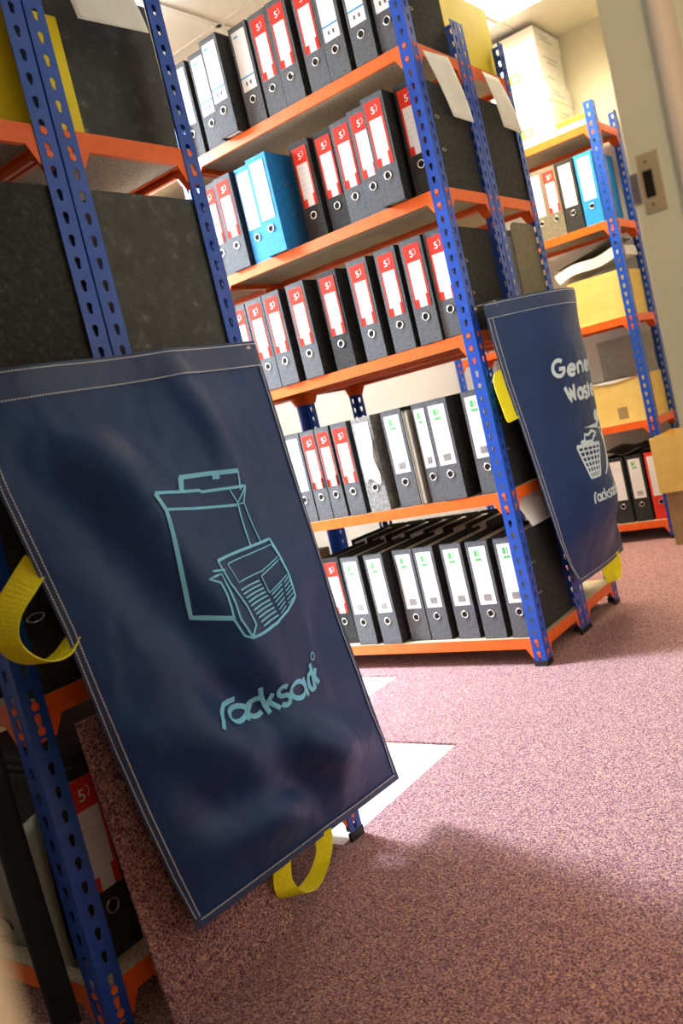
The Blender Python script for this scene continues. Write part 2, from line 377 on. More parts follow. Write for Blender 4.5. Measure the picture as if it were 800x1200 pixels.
for z in ZN: [archive(-.30-.29*i, YN+D+.024, z+.0124, 'brown carton added to block light inside the rack behind the big sack', 'light-blocking cartons inside the rack behind the sack') for i in range(2)]  # added so light does not pass through these shelves

# ------------------------------------------------------------------ lever arch files
FH, FD = .318, .285
MC = {}
def cached(key, fn):
    if key not in MC: MC[key] = fn()
    return MC[key]
def cover_mesh(w_, m, h=FH):
    t = .0025
    return MB().box(-w_/2, w_/2, 0, t, 0, h).box(-w_/2, -w_/2+t, t, FD, 0, h).box(w_/2-t, w_/2, t, FD, 0, h).mesh('cover', m)
def logo_mesh():
    m = MB()
    V, F, a = glyph('5'); n = len(m.v)
    m.v += [(-.008+x*.012, 0, .262+y*.020) for x, y in V]; m.f += [tuple(n+i for i in f) for f in F]
    for k in range(6):
        t = -1.2+k*.5; c = (.0075+.0055*math.cos(t), .276+.0085*math.sin(t))
        m.poly([(c[0]-.0011, 0, c[1]-.0014), (c[0]+.0011, 0, c[1]-.0014), (c[0]+.0011, 0, c[1]+.0014), (c[0]-.0011, 0, c[1]+.0014)])
    return m.mesh('logo', 'white')
def rect(m, x0, x1, z0, z1, y): return m.poly([(x0, y, z0), (x1, y, z0), (x1, y, z1), (x0, y, z1)])
def lever_file(loc, style, w_=.078, m='black', rz=0, lean=0, label='', group=None, side=True, ringc='steel', spine=None):
    f = empty('lever_arch_file', (loc[0], loc[1], loc[2]+abs(lean)*w_*.55), (0, lean, rz)); tag(f, label, 'file', group)
    put('cover', cached(('c', w_, m), lambda: cover_mesh(w_, m)), f)
    if spine: put('spine', cached(('s', w_, spine), lambda: B(-w_/2+.0008, w_/2-.0008, -.0008, 0, .002, FH-.002).mesh('spine', spine)), f)
    put('pages', cached(('p', w_), lambda: B(-w_/2+.006, w_/2-.009, .012, FD-.008, .006, FH-.012).mesh('pages', 'pages')), f)
    y = -.0012
    r = put('finger_ring', cached('ring', lambda: MB().torus((0, y, .082), .0112, .0022, 1).mesh('finger_ring', 'steel', True)), f)
    put('finger_hole', cached('hole', lambda: MB().disc((0, y, .082), .0100, .0004, 1).mesh('finger_hole', 'hole')), r)
    lw = min(.057, w_-.012)/2
    k = (lw, style)
    if style:
        lab = put('spine_label', cached(('l', lw), lambda: B(-lw, lw, -.0016, -.0008, .112, .300).mesh('spine_label', 'white')), f)
        yy = -.0019
        if style == 'R':
            def red():
                a = MB(); rect(a, -lw, lw, .248, .300, yy)
                rect(a, -lw, -lw+.006, .112, .248, yy); rect(a, lw-.006, lw, .112, .248, yy); rect(a, -lw, -lw*.35, .112, .137, yy); rect(a, lw*.55, lw, .112, .148, yy)
                return a.mesh('red_print', 'red')
            put('red_print', cached(('r', lw), red), lab)
            put('logo', cached('logo', logo_mesh), lab, (0, yy-.0003, 0))
        if style == 'B':
            put('blue_line', cached(('b', lw), lambda: rect(MB(), -lw, lw, .152, .157, yy).mesh('blue_line', 'bluep')), lab)
            put('blue_print', cached(('b2', lw), lambda: rect(MB(), -lw*.75, -lw*.1, .280, .286, yy).mesh('blue_print', 'bluep')), lab)
            put('dark_print', cached(('bd', lw), lambda: rect(rect(MB(), -lw*.45, -lw*.2, .128, .140, yy), lw*.15, lw*.42, .128, .140, yy).mesh('dark_print', 'dark')), lab)
        if style == 'G':
            put('green_print', cached(('g', lw), lambda: rect(rect(rect(MB(), -lw*.45, -lw*.05, .268, .288, yy), lw*.08, lw*.2, .266, .290, yy), -lw*.45, lw*.35, .254, .262, yy).mesh('green_print', 'green')), lab)
            put('bar_code', cached(('gb', lw), lambda: [rect(bm_, -lw*.4+i*lw*.11, -lw*.4+i*lw*.11+lw*.06, .124, .146, yy) for bm_ in [MB()] for i in range(9)][-1].mesh('bar_code', 'dark')), lab)
        if style in 'GR':
            put('ruled_lines', cached(('q', lw), lambda: [rect(bm_, -lw*.72, lw*.72, z, z+.0009, yy) for bm_ in [MB()] for z in (.165, .182, .199, .216, .233)][-1].mesh('ruled_lines', 'line')), lab)
    if side:
        em = cached(('e', w_), lambda: MB().torus((w_/2, .085, 0), .006, .0013, 0, 14, 5, 1.8, .7).mesh('board_eyelet', 'steel', True))
        for ez in (.118, .215): put('board_eyelet', em, f, (0, 0, ez))
    return f
names = ['bottom', 'second', 'third', 'fourth', 'top']
ORD = ['first', 'second', 'third', 'fourth', 'fifth', 'sixth', 'seventh', 'eighth', 'ninth', 'tenth']
def row(k, items):
    z = ZM[k]+.0122
    for i, it in enumerate(sorted(items, key=lambda t: -t[0])):
        x, y, st, kw = it[0], it[1], it[2], dict(it[3]) if len(it) > 3 else {}
        look = {'R': 'red-labelled', 'B': 'blue-lined', 'G': 'green-labelled', 'P': 'white-labelled'}[st]
        kw.setdefault('label', '%s black lever arch file, %s from the corner post, %s aisle shelf' % (look, ORD[i], names[k]))
        if 'unique' in kw: kw['label'] = kw.pop('unique')
        kw['group'] = 'files on the %s shelf facing the aisle' % names[k]
        lever_file((x, y+.006, z), st, **kw)
g = dict(spine='grey')
row(4, [(-.889, .004, 'B', g), (-.792, .004, 'B', g), (-.700, -.032, 'B', dict(unique='black file with blue-lined label pulled forward past its neighbours on the top shelf', spine='grey')), (-.598, .004, 'B', g), (-.512, .006, 'R', g), (-.430, .0, 'R', g),
        (-.329, .002, 'R', g), (-.247, -.004, 'B', g), (-.150, -.004, 'B', g), (-.062, .004, 'B', g)])
row(3, [(-.884, .0, 'R', g), (-.800, -.012, 'R', g), (-.712, .0, 'P', dict(m='fileblue', w_=.07, unique='slim blue lever arch file standing left of the wide bright blue file')),
        (-.625, -.028, 'P', dict(m='fileblue', w_=.085, unique='wide bright blue lever arch file pulled forward on the fourth shelf')),
        (-.487, .030, 'R'), (-.396, .040, 'R'), (-.314, .028, 'R', g), (-.231, .008, 'R', g), (-.151, -.030, 'R', dict(unique='red-labelled black file jutting out over the fourth shelf edge beside its fellows', spine='grey')), (-.052, .0, 'R')])
row(2, [(-.884, .0, 'R', g), (-.797, -.006, 'R', g), (-.712, -.012, 'R', g), (-.604, -.010, 'R', g), (-.478, .002, 'R', dict(unique='darker red-labelled black file with wider gaps beside it on the third shelf')),
        (-.350, -.004, 'R', g), (-.241, -.004, 'R', g), (-.145, -.006, 'R', g), (-.062, .001, 'R', g)])
row(1, [(-.792, .010, 'P', g), (-.716, .010, 'R', dict(w_=.064, spine='grey')), (-.650, .010, 'R', dict(w_=.062, spine='grey')), (-.572, .006, 'R', dict(w_=.068, spine='grey')),
        (-.478, .004, 'P', dict(m='filegrey', unique='grey marbled lever arch file with a torn white label and pale edges')), (-.358, .006, 'G', g),
        (-.252, .006, 'G', dict(w_=.05, spine='grey', unique='narrow green-labelled file squeezed left of the wide one on the second shelf')), (-.182, -.006, 'G', g), (-.058, .006, 'G', g)])
row(0, [(-.661, .006, 'G', g), (-.554, .002, 'G', dict(spine='grey', lean=-.01)), (-.452, .026, 'G', dict(spine='grey')), (-.369, .024, 'G', g), (-.262, .022, 'G', g), (-.162, .012, 'G', g), (-.061, .008, 'G', g),
        (-.760, .030, 'R', dict(unique='black file with a red-topped label at the dark end of the bottom shelf', lean=-.03))])
# thin folder and loose sheet on the second shelf
fo = empty('document_folder', (-.302, .004, ZM[1]+.0122)); tag(fo, 'thin pale grey document folder between green-labelled files on the second shelf', 'folder')
B(-.009, -.007, 0, .24, 0, .305).build('cover', 'cardgrey', fo); B(.007, .009, 0, .24, 0, .305).build('cover', 'cardgrey', fo); B(-.0065, .0065, .004, .235, .003, .298).build('pages', 'pages', fo)
ts = MB().grid(lambda u, v: (-.508+.058*u+.006*math.sin(9*v)*(u > .5), .0052-.006*u*v, ZM[1]+.115+.155*v+.012*math.sin(5*u)*(1-v)), 8, 12).build('torn_sheet', 'paper'); ts.modifiers.new('s', 'SOLIDIFY').thickness = .0006
tag(ts, 'torn white sheet stuck across the spine of the grey marbled file', 'paper')

# files on the rear half of the middle racks, backs turned to the aisle
yb = 2*D-.006
def rear(k, xs, label, m='black'):
    for i, x in enumerate(xs): lever_file((x, yb, ZM[k]+.0122), 'P', m=m, rz=math.pi, label=label if len(xs) == 1 else label+', %s in from the sack end' % ORD[i], group='rear files on shelf %s' % names[k] if len(xs) > 1 else None, side=False)
rear(3, [-.048], 'black lever arch file with a bare end board under the second taped sheet')
rear(1, [-.048], 'black lever arch file behind the far navy sack on the second shelf')
rear(0, [-.34, -.425, -.52, -.605, -.69, -.78, -.87], 'black file behind the green-labelled bottom row')
rear(1, [-.80, -.885], 'black file at the rear of the second aisle shelf')
def slab_folder(name, loc, sx, sy, sz, m, label, cat='folder', lean=0, rz=0):
    o = empty(name, loc, (0, lean, rz)); tag(o, label, cat)
    a = MB().box(-sx/2, -sx/2+.002, 0, sy, 0, sz).box(sx/2-.002, sx/2, 0, sy, 0, sz).box(-sx/2+.002, sx/2-.002, 0, .002, 0, sz); a.build('cover', m, o)
    B(-sx/2+.003, sx/2-.003, .004, sy-.003, .003, sz-.006).build('pages', 'pages', o); return o
slab_folder('document_folder', (-.062, .345, ZM[4]+.0124), .035, .345, .262, 'yellow', 'big yellow card folder standing on the top shelf above the taped sheets')
slab_folder('document_folder', (-.056, YN+.115, ZN[3]+.0124), .022, .322, .225, 'yellow', 'bright yellow card folder behind the twin posts of the near racks')
# grey magazine box and white file on the rear of the third shelf
mg = empty('magazine_box', (-.045, .43, ZM[2]+.0122)); tag(mg, 'greenish grey magazine box with rounded top corner above the far sack', 'magazine box')
prof = [(0, 0), (.2, 0), (.2, .30)]+[(.175+.025*math.cos(t), .315+.03*math.sin(t)) for t in (.3, .8, 1.2, 1.57)]+[(.03, .345), (.01, .335), (0, .31)]
MB().prism(prof, .033, .035, 0).build('side_panel', 'filebrown', mg); MB().prism(prof, -.035, -.033, 0).build('side_panel', 'filebrown', mg); B(-.033, .033, .195, .1995, .001, .29).build('end_panel', 'filebrown', mg)
B(-.03, .03, .012, .19, .002, .30).build('papers', 'pages', mg)
wf = empty('document_folder', (-.055, .378, ZM[2]+.0122)); tag(wf, 'lavender white paper folder between a black file and the grey magazine box', 'folder')
B(-.035, .03, .0, .045, 0, .318).build('cover', 'paper', wf)

# sheets taped to the shelf ends
def sheet(label, pts, bow, n=10):
    tl, tr, brr, bll = [Vector(p) for p in pts]
    def fn(u, v):
        p = (tl*(1-u)+tr*u)*(1-v)+(bll*(1-u)+brr*u)*v
        return p+Vector((bow*math.sin(v*2.2)*(.6+.4*u), 0, 0))
    o = MB().grid(fn, n, n).build('paper_sheet', 'paper', smooth=True); o.modifiers.new('s', 'SOLIDIFY').thickness = .0004
    tag(o, label, 'paper'); return o
sheet('white sheet taped below the top shelf end, nearer the rows of file spines', [(.006, .050, 1.846), (.006, .208, 1.857), (.010, .262, 1.662), (.010, .140, 1.665)], .012)
sheet('white sheet taped below the yellow folder on the shelf end', [(.006, .435, 1.857), (.006, .556, 1.855), (.010, .628, 1.675), (.010, .492, 1.682)], .014)
sheet('white sheet taped to the black file above the big sack', [(-.008, -1.235, 1.73), (-.008, -1.065, 1.73), (.006, -1.062, 1.648), (.004, -1.225, 1.640)], .006)
c = sheet('creased white card lying over the end file tops on the bottom shelf', [(-.045, .10, .500), (-.03, .275, .522), (-.012, .325, .412), (-.012, .115, .412)], .010)

# ------------------------------------------------------------------ near racks' contents
def nfile(x, y, k, face, label, m='worn', lean=0, group=None, **kw):
    return lever_file((x, y, ZN[k]+.0122), 'R', m=m, rz=0 if face < 0 else math.pi, label=label, lean=lean, group=group, side=False, **kw)
ya, yb2 = YN+.030, YN+2*D-.008
nfile(-.046, ya, 2, -1, 'plain black lever arch file board left of the twin posts above the sack', 'black')
nfile(-.046, yb2, 2, 1, 'scuffed speckled black file board right of the twin posts above the sack')
nfile(-.112, yb2+.045, 3, 1, 'speckled black lever arch file with a white sheet taped to its board', 'worn')
nfile(-.115, ya, 3, -1, 'black lever arch file standing behind the yellow folder by the twin posts', 'black')
f1 = nfile(-.046, ya, 1, -1, 'black lever arch file with a metal eyelet beside the webbing handle', 'black')
MB().torus((0, 0, 0), .009, .0018, 0, 16, 5, 1.7, .7).build('board_eyelet', 'steel', f1, (.0395, .035, .115), smooth=True)
nfile(-.14, ya, 1, -1, 'black lever arch file next in from the eyelet file on the near rack', 'black')
nfile(-.046, yb2, 1, 1, 'black lever arch file hidden behind the big sack', 'black')
nfile(-.15, ya, 2, -1, 'black lever arch file next in from the plain black end board', 'black')
lever_file((-.052, YN+.088, ZN[0]+.0122), 'R', m='black', rz=math.pi/2, label='black file turned spine outward with a red label beside the blue corner post', side=False)
for i, nm in enumerate(('bottom', 'middle', 'top')):
    tag(bevel(B(0, .27, 0, .27, 0, .012).build('black_folder', 'black', loc=(-.315+.01*i, YN+.022+.006*i, ZN[0]+.334+.0125*i)), .003), 'thin black folder lying over the spine-outward file, %s of three' % nm, 'folder', 'flat black folders on the near rack')
bag = MB().grid(lambda u, v: (-.345+.24*u, YN+.031+.006*math.sin(3*v+4*u), ZN[0]+.014+(.25+.02*math.sin(7*u))*v), 14, 10).build('plastic_wrap', 'straw', smooth=True); bag.modifiers.new('s', 'SOLIDIFY').thickness = .005
tag(bag, 'pale plastic-wrapped bundle on the bottom shelf by the corner post', 'bundle')
cb = MB()
for k_ in range(2):
    pts = [(-.30+.02*k_+.05*math.cos(t/10)*(1+.3*k_), YN+.006-.004*k_, .185+.022*math.sin(t/10)-.02*k_) for t in range(0, 56, 3)]
    cb.ribbon(pts, [(0, 0, .002)]*len(pts), .004)
cb.build('cable', 'foot'); tag(bpy.data.objects['cable'], 'thin dark cable looped before the plastic-wrapped bundle', 'cable')
hs = MB().grid(lambda u, v: (-.108+.055*u, YN-.030-.010*math.sin(5*u)-.006*math.sin(4*v), .05+1.02*v), 8, 20).build('fabric_strip', 'navydark', smooth=True); hs.modifiers.new('s', 'SOLIDIFY').thickness = .008
tag(hs, 'dark navy fabric strip hanging before the near rack beside the corner post', 'fabric')
# carpet offcut leaning on the rack end
lt = MB().grid(lambda u, v: (.066-.050*v+.006*math.sin(3*u)*v, -1.600+.29*u+.004*v, .0+.50*v), 6, 6).build('carpet_offcut', 'carpet'); sm = lt.modifiers.new('s', 'SOLIDIFY'); sm.thickness = .007; sm.offset = -1
tag(lt, 'brown carpet tile leaning against the rack under the big navy sack', 'carpet tile')

# ------------------------------------------------------------------ far rack contents
zf = ZF[4]+.0124
def paper_box(loc, lid, label):
    o = empty('paper_box', loc); tag(o, label, 'box')
    bevel(B(-.13, .13, 0, .30, 0, .19).build('carton', 'paper', o), .003)
    bevel(B(-.134, .134, -.004, .304, .175, .252).build('lid', 'paper', o), .003)
    m = MB(); rect(m, -.10, .03, .045, .085, -.0008); m.build('green_print', 'lime', o)
    m = MB(); rect(m, -.095, -.03, .055, .075, -.0012); rect(m, -.01, .02, .055, .075, -.0012); m.build('white_print', 'white', o)
    m = MB()
    for z, a, b_ in ((.20, .05, .20), (.215, .05, .15), (.12, .05, .22), (.10, .09, .21), (.03, .06, .15)): m.poly([(.1345, a, z), (.1345, b_, z), (.1345, b_, z+.009), (.1345, a, z+.009)])
    m.build('grey_print', 'line', o); return o
paper_box((-.375, 1.700, zf), 1, 'white copy paper box on the far rack, lower of two')
paper_box((-.385, 1.704, zf+.2525), 1, 'white copy paper box on the far rack, stacked upper under the ceiling')
o = empty('small_carton', (-.17, 1.70, zf)); tag(o, 'small white carton with a yellow lid beside the paper boxes', 'carton')
bevel(B(-.065, .065, 0, .2, 0, .030).build('carton', 'paper', o), .002); bevel(B(-.067, .067, -.002, .202, .030, .052).build('lid', 'yellow', o), .002)
zf = ZF[3]+.0122
lever_file((-.392, 1.692, zf), 'P', label='pale-labelled brownish file at the hidden end of the far rack row', m='filebrown', side=False)
lever_file((-.318, 1.692, zf), 'R', w_=.068, label='brownish file with red and white label on the far rack', m='filebrown', side=False)
lever_file((-.238, 1.692, zf), 'P', label='black lever arch file beside the light blue one on the far rack', m='black')
lever_file((-.148, 1.692, zf), 'P', w_=.082, label='light blue lever arch file by the post of the far rack', m='fileblue')
zf = ZF[0]+.0122
lever_file((-.385, 1.70, zf), 'P', label='black file partly hidden by the sack on the far bottom shelf', m='black', side=False)
lever_file((-.292, 1.70, zf), 'P', label='black file with a cream label on the far bottom shelf', m='black', side=False)
lever_file((-.202, 1.70, zf), 'G', label='black file with a green-banded label beside the red file', m='black', side=False)
lever_file((-.112, 1.70, zf), 'P', m='red', label='red lever arch file on the far bottom shelf by the cartons', side=False)
def open_carton(name, loc, sx, sy, sz, m, label, rz=0, flaps=True, tape=True):
    o = empty(name, loc, (0, 0, rz)); tag(o, label, 'box'); t = .004
    MB().box(0, sx, 0, t, 0, sz).box(0, sx, sy-t, sy, 0, sz).box(0, t, t, sy-t, 0, sz).box(sx-t, sx, t, sy-t, 0, sz).box(t, sx-t, t, sy-t, 0, t).build('carton_walls', m, o)
    if tape: B(sx*.45, sx*.62, -.0008, 0, .02, .075).build('paper_patch', 'tape', o)
    return o
c2 = open_carton('cardboard_box', (-.345, 1.712, ZF[2]+.0124), .262, .27, .212, 'card', 'yellowish cardboard box piled with loose papers on the far rack', tape=False)
c1 = open_carton('cardboard_box', (-.352, 1.712, ZF[1]+.0124), .272, .27, .205, 'card', 'yellowish cardboard box with a brown patch on the far rack')
B(.004, .268, .235, .239, .205, .40).build('raised_flap', 'cardgrey', c1, label='grey raised flap')
MB().prism([(.0, .0), (.26, .0), (.26, .006), (.20, -.004), (.12, -.012), (.05, -.008), (0, .006)], -.004, .0, 1).build('folded_rim', 'paper', c1, (.004, 0, .205))
pp = MB()
ps = MB().grid(lambda u, v: (-.375+.30*u, 1.705+.27*v, ZF[2]+.232+.055*math.sin(1.1*u)+.010*math.sin(7*u)*(1-v)+.01*v), 14, 8).build('paper_pile', 'paper'); ps.modifiers.new('s', 'SOLIDIFY').thickness = .046; ps.modifiers['s'].offset = 1
tag(ps, 'sagging pile of white papers on the far cardboard box', 'papers')
gs = MB().grid(lambda u, v: (-.385+.29*u, 1.712+.26*v, ZF[2]+.300+.075*u+.004*math.sin(6*v)), 6, 6).build('grey_folder', 'filebrown'); gs.modifiers.new('s', 'SOLIDIFY').thickness = .004
tag(gs, 'thin grey folder lying aslant over the pile of papers', 'folder')
gb = MB().grid(lambda u, v: (-.42+.34*u, 1.704+.26*v, ZF[0]+.338+.016*math.sin(9*u+2*v)*math.sin(5*v+3*u)+.018), 24, 14).build('plastic_sleeve', 'foot', smooth=True); gb.modifiers.new('s', 'SOLIDIFY').thickness = .002
tag(gb, 'crumpled black plastic sleeve lying over the files on the far bottom shelf', 'sleeve')
# boxes on the floor by the right
b1 = open_carton('cardboard_box', (-.028, 1.515, 0), .33, .30, .238, 'cardbrown', 'plain brown cardboard box on the carpet under the yellow one', tape=False)
B(.0, .33, .0, .30, .2382, .2412).build('lid', 'cardbrown', b1)
b2 = open_carton('cardboard_box', (-.048, 1.500, .2415), .40, .34, .245, 'card', 'bright yellow open cardboard box on top of the brown box', tape=False)

# ------------------------------------------------------------------ hanging sacks
def tab(t,v):
    for a,b in zip(t,t[1:]):
        if v<=b[0] or b is t[-1]:
            s=(v-a[0])/(b[0]-a[0]); return [p+(q-p)*s for p,q in zip(a[1:],b[1:])]
def smooth(a,b,x):
    t=min(1,max(0,(x-a)/(b-a))); return t*t*(3-2*t)
def gauss(x,w): return math.exp(-(x/w)**2)
def near_front(u,v):
    L=tab(((0,.090,-1.686,1.029),(.19,.090,-1.663,.861),(.42,.092,-1.624,.652),(.63,.092,-1.600,.461),(.76,.09,-1.580,.350),(.89,.09,-1.558,.235),(1,.09,-1.533,.134)),v)
    R=tab(((0,.060,-1.037,1.045),(.19,.06,-1.019,.864),(.38,.06,-1.003,.678),(.585,.06,-.983,.484),(.78,.06,-.952,.293),(1,.06,-.916,.085)),v)
    x=L[0]+(R[0]-L[0])*u; y=L[1]+(R[1]-L[1])*u; z=L[2]+(R[2]-L[2])*u
    uu=min(1,max(0,u)); vv=min(1,max(0,v))
    e=math.sin(math.pi*uu)**.75*smooth(1.0,.86,vv)
    b=.022+.026*smooth(.05,.55,vv)
    f =.018*gauss(u-.30-.55*(v-.20),.10)*smooth(.08,.2,vv)          # long diagonal ridge from the hem
    f-=.016*gauss(u-.12-.60*(v-.22),.09)*smooth(.1,.22,vv)
    f+=.014*gauss(u-.62-.35*(v-.1),.05)*gauss(v-.16,.12)
    f-=.012*gauss(v-.66-.30*(u-.45),.05)*smooth(.15,.4,uu)
    f+=.012*gauss(v-.74-.32*(u-.4),.06)
    f-=.013*gauss(v-.86-.15*(u-.5),.045)*smooth(.05,.2,uu)
    f+=.008*math.sin(9*u+7*v+1)*math.sin(5*u-11*v)
    g=-.030*smooth(.735,.83,u)*smooth(.45,.66,vv)*smooth(.97,.8,vv)       # the print folds away near the far seam
    return (x+e*(b+1.55*f+g), y, z)
def far_front(u,v):
    L=tab(((0,.045,-.001,1.097),(.107,.045,.006,1.0),(.26,.045,.034,.858),(.41,.045,.073,.724),(.54,.045,.103,.601),(.68,.045,.134,.474),(.82,.045,.166,.344),(.926,.045,.206,.250),(1,.045,.257,.182)),v)
    R=tab(((0,.045,.600,1.105),(.6,.045,.64,.57),(1,.04,.70,.185)),v)
    x=L[0]+(R[0]-L[0])*u; y=L[1]+(R[1]-L[1])*u; z=L[2]+(R[2]-L[2])*u
    uu=min(1,max(0,u)); vv=min(1,max(0,v))
    e=math.sin(math.pi*uu)**.85
    b=FB0+(FB1-FB0)*smooth(0,.5,vv)-(FB1-.012)*smooth(.72,1,vv)
    f=.006*math.sin(7*u+5*v)+.005*math.sin(11*v-4*u+1)
    return (x+e*(b+f*smooth(0,.15,vv)*smooth(1,.85,vv)), y, z)

FB0, FB1 = .14, .102
def nrm(fn, u, v):
    e = .002; a = Vector(fn(min(1, u+e), v))-Vector(fn(max(0, u-e), v)); b = Vector(fn(u, min(1, v+e)))-Vector(fn(u, max(0, v-e)))
    n = b.cross(a)
    if n.length < 1e-9: return Vector((1, 0, 0))
    n.normalize(); return n if n.x > 0 or abs(n.x) < .2 else -n
def on(fn, u, v, h): return Vector(fn(u, v))+nrm(fn, u, v)*h
def art(fn, strokes, name, m, parent, h=.0016, wk=1):
    mb = MB()
    for pts, wd in strokes:
        P = []
        for (a, b), (c, d) in zip(pts, pts[1:]):
            n = max(1, int(math.hypot(c-a, d-b)/.02))
            P += [(a+(c-a)*i/n, b+(d-b)*i/n) for i in range(n)]
        P.append(pts[-1])
        Q = [on(fn, u, v, h) for u, v in P]; Wd = []
        for i, (u, v) in enumerate(P):
            t = Q[min(i+1, len(Q)-1)]-Q[max(i-1, 0)]
            Wd.append(nrm(fn, u, v).cross(t).normalized()*wd*wk/2)
        mb.ribbon(Q, Wd, .0006)
    return mb.build(name, m, parent)
def arc(cx, cy, rx, ry, a0, a1, n=16): return [(cx+rx*math.cos(math.radians(a0+(a1-a0)*i/n)), cy+ry*math.sin(math.radians(a0+(a1-a0)*i/n))) for i in range(n+1)]
STROKE = {'r': [[(.14, 0), (.14, .62)], [(.14, .45), (.2, .66), (.4, .86), (.92, 1)]],
    'a': [arc(.46, .5, .40, .42, 0, 360, 22), [(.88, .0), (.88, .96)]],
    'c': [arc(.52, .5, .44, .44, 48, 312, 18)],
    'k': [[(.1, 0), (.1, 1)], [(.82, .62), (.14, .28)], [(.36, .40), (.92, .02)]],
    's': [arc(.5, .72, .36, .22, 30, 270, 12)+arc(.5, .27, .38, .23, 90, -150, 12)],
    'o': [arc(.5, .5, .4, .4, 0, 360, 12)],
    'G': [arc(.52, .5, .44, .45, 50, 352, 20)+[(.52, .46)]],
    'e': [[(.08, .52), (.9, .52)]+arc(.49, .5, .42, .42, 3, 318, 18)],
    'n': [[(.1, 0), (.1, .96)], [(.1, .5)]+arc(.48, .58, .38, .36, 170, 0, 12)+[(.86, .02)]],
    'l': [[(.5, 0), (.5, 1)]], 't': [[(.45, 0), (.45, 1)], [(.02, .66), (.95, .66)]],
    'W': [[(.03, 1), (.27, .04), (.5, .86), (.73, .04), (.97, 1)]]}
def letters(fn, L, name, m, parent, wd, h=.0018, grow=1):
    for ch, bl_, br_, tl_ in L:
        cx, cy = (br_[0]+tl_[0])/2, (br_[1]+tl_[1])/2
        bl_, br_, tl_ = [(cx+(a-cx)*grow, cy+(b-cy)*grow) for a, b in (bl_, br_, tl_)]
        mp = lambda x, y: (bl_[0]+(br_[0]-bl_[0])*x+(tl_[0]-bl_[0])*y, bl_[1]+(br_[1]-bl_[1])*x+(tl_[1]-bl_[1])*y)
        art(fn, [(tuple(mp(*p) for p in st), wd*(.35 if ch == 'o' else 1)) for st in STROKE[ch]], name, m, parent, h)
def sack(name, fn, label, thick, nu, nv):
    s = empty(name, fn(.5, 1)); s.location = (0, 0, 0); tag(s, label, 'sack', None)
    MB().grid(fn, nu, nv).build('front_panel', 'navy', s, smooth=True)
    def back(u, v):
        p = fn(u, v); e = fn(0 if u < .5 else 1, v); a = fn(0, v); b = fn(1, v); xe = a[0]+(b[0]-a[0])*u
        return (max(.014, xe-thick*math.sin(math.pi*u)), p[1], p[2]+.0)
    MB().grid(back, 20, 30).build('back_panel', 'navy', s, smooth=True)
    hw = .030 if thick < .05 else .030
    for nm, f2 in (('side_hem', lambda t, k: (k*.024, t)), ('side_hem', lambda t, k: (1-k*.024, t)), ('bottom_hem', lambda t, k: (t, 1-k*.018))):
        MB().grid(lambda a, b: on(fn, *f2(b, a), .0015), 3, 60).build(nm, 'navylit', s, smooth=True)
    MB().grid(lambda a, b: on(fn, a, b*.052, .0014), nu, 5).build('top_hem', 'navylit', s, smooth=True, label='folded top hem, coloured lighter as if catching light')
    st = MB()
    def dash(path, n):
        for i in range(n):
            a, b = path(i/n), path((i+.62)/n)
            Q = [on(fn, *a, .0026), on(fn, *b, .0026)]; t = Q[1]-Q[0]
            wv = nrm(fn, *a).cross(t).normalized()*.0008; st.ribbon(Q, [wv, wv], .0006)
    dash(lambda t: (.004+.992*t, .006), 130); dash(lambda t: (.004+.992*t, .050), 130)
    dash(lambda t: (.020, .05+.93*t), 190); dash(lambda t: (.980, .05+.93*t), 190); dash(lambda t: (.020+.96*t, .985), 130)
    dash(lambda t: (.006, .05+.93*t), 190)
    o = st.build('stitching', 'stitch', s); o['kind'] = 'stuff'
    return s
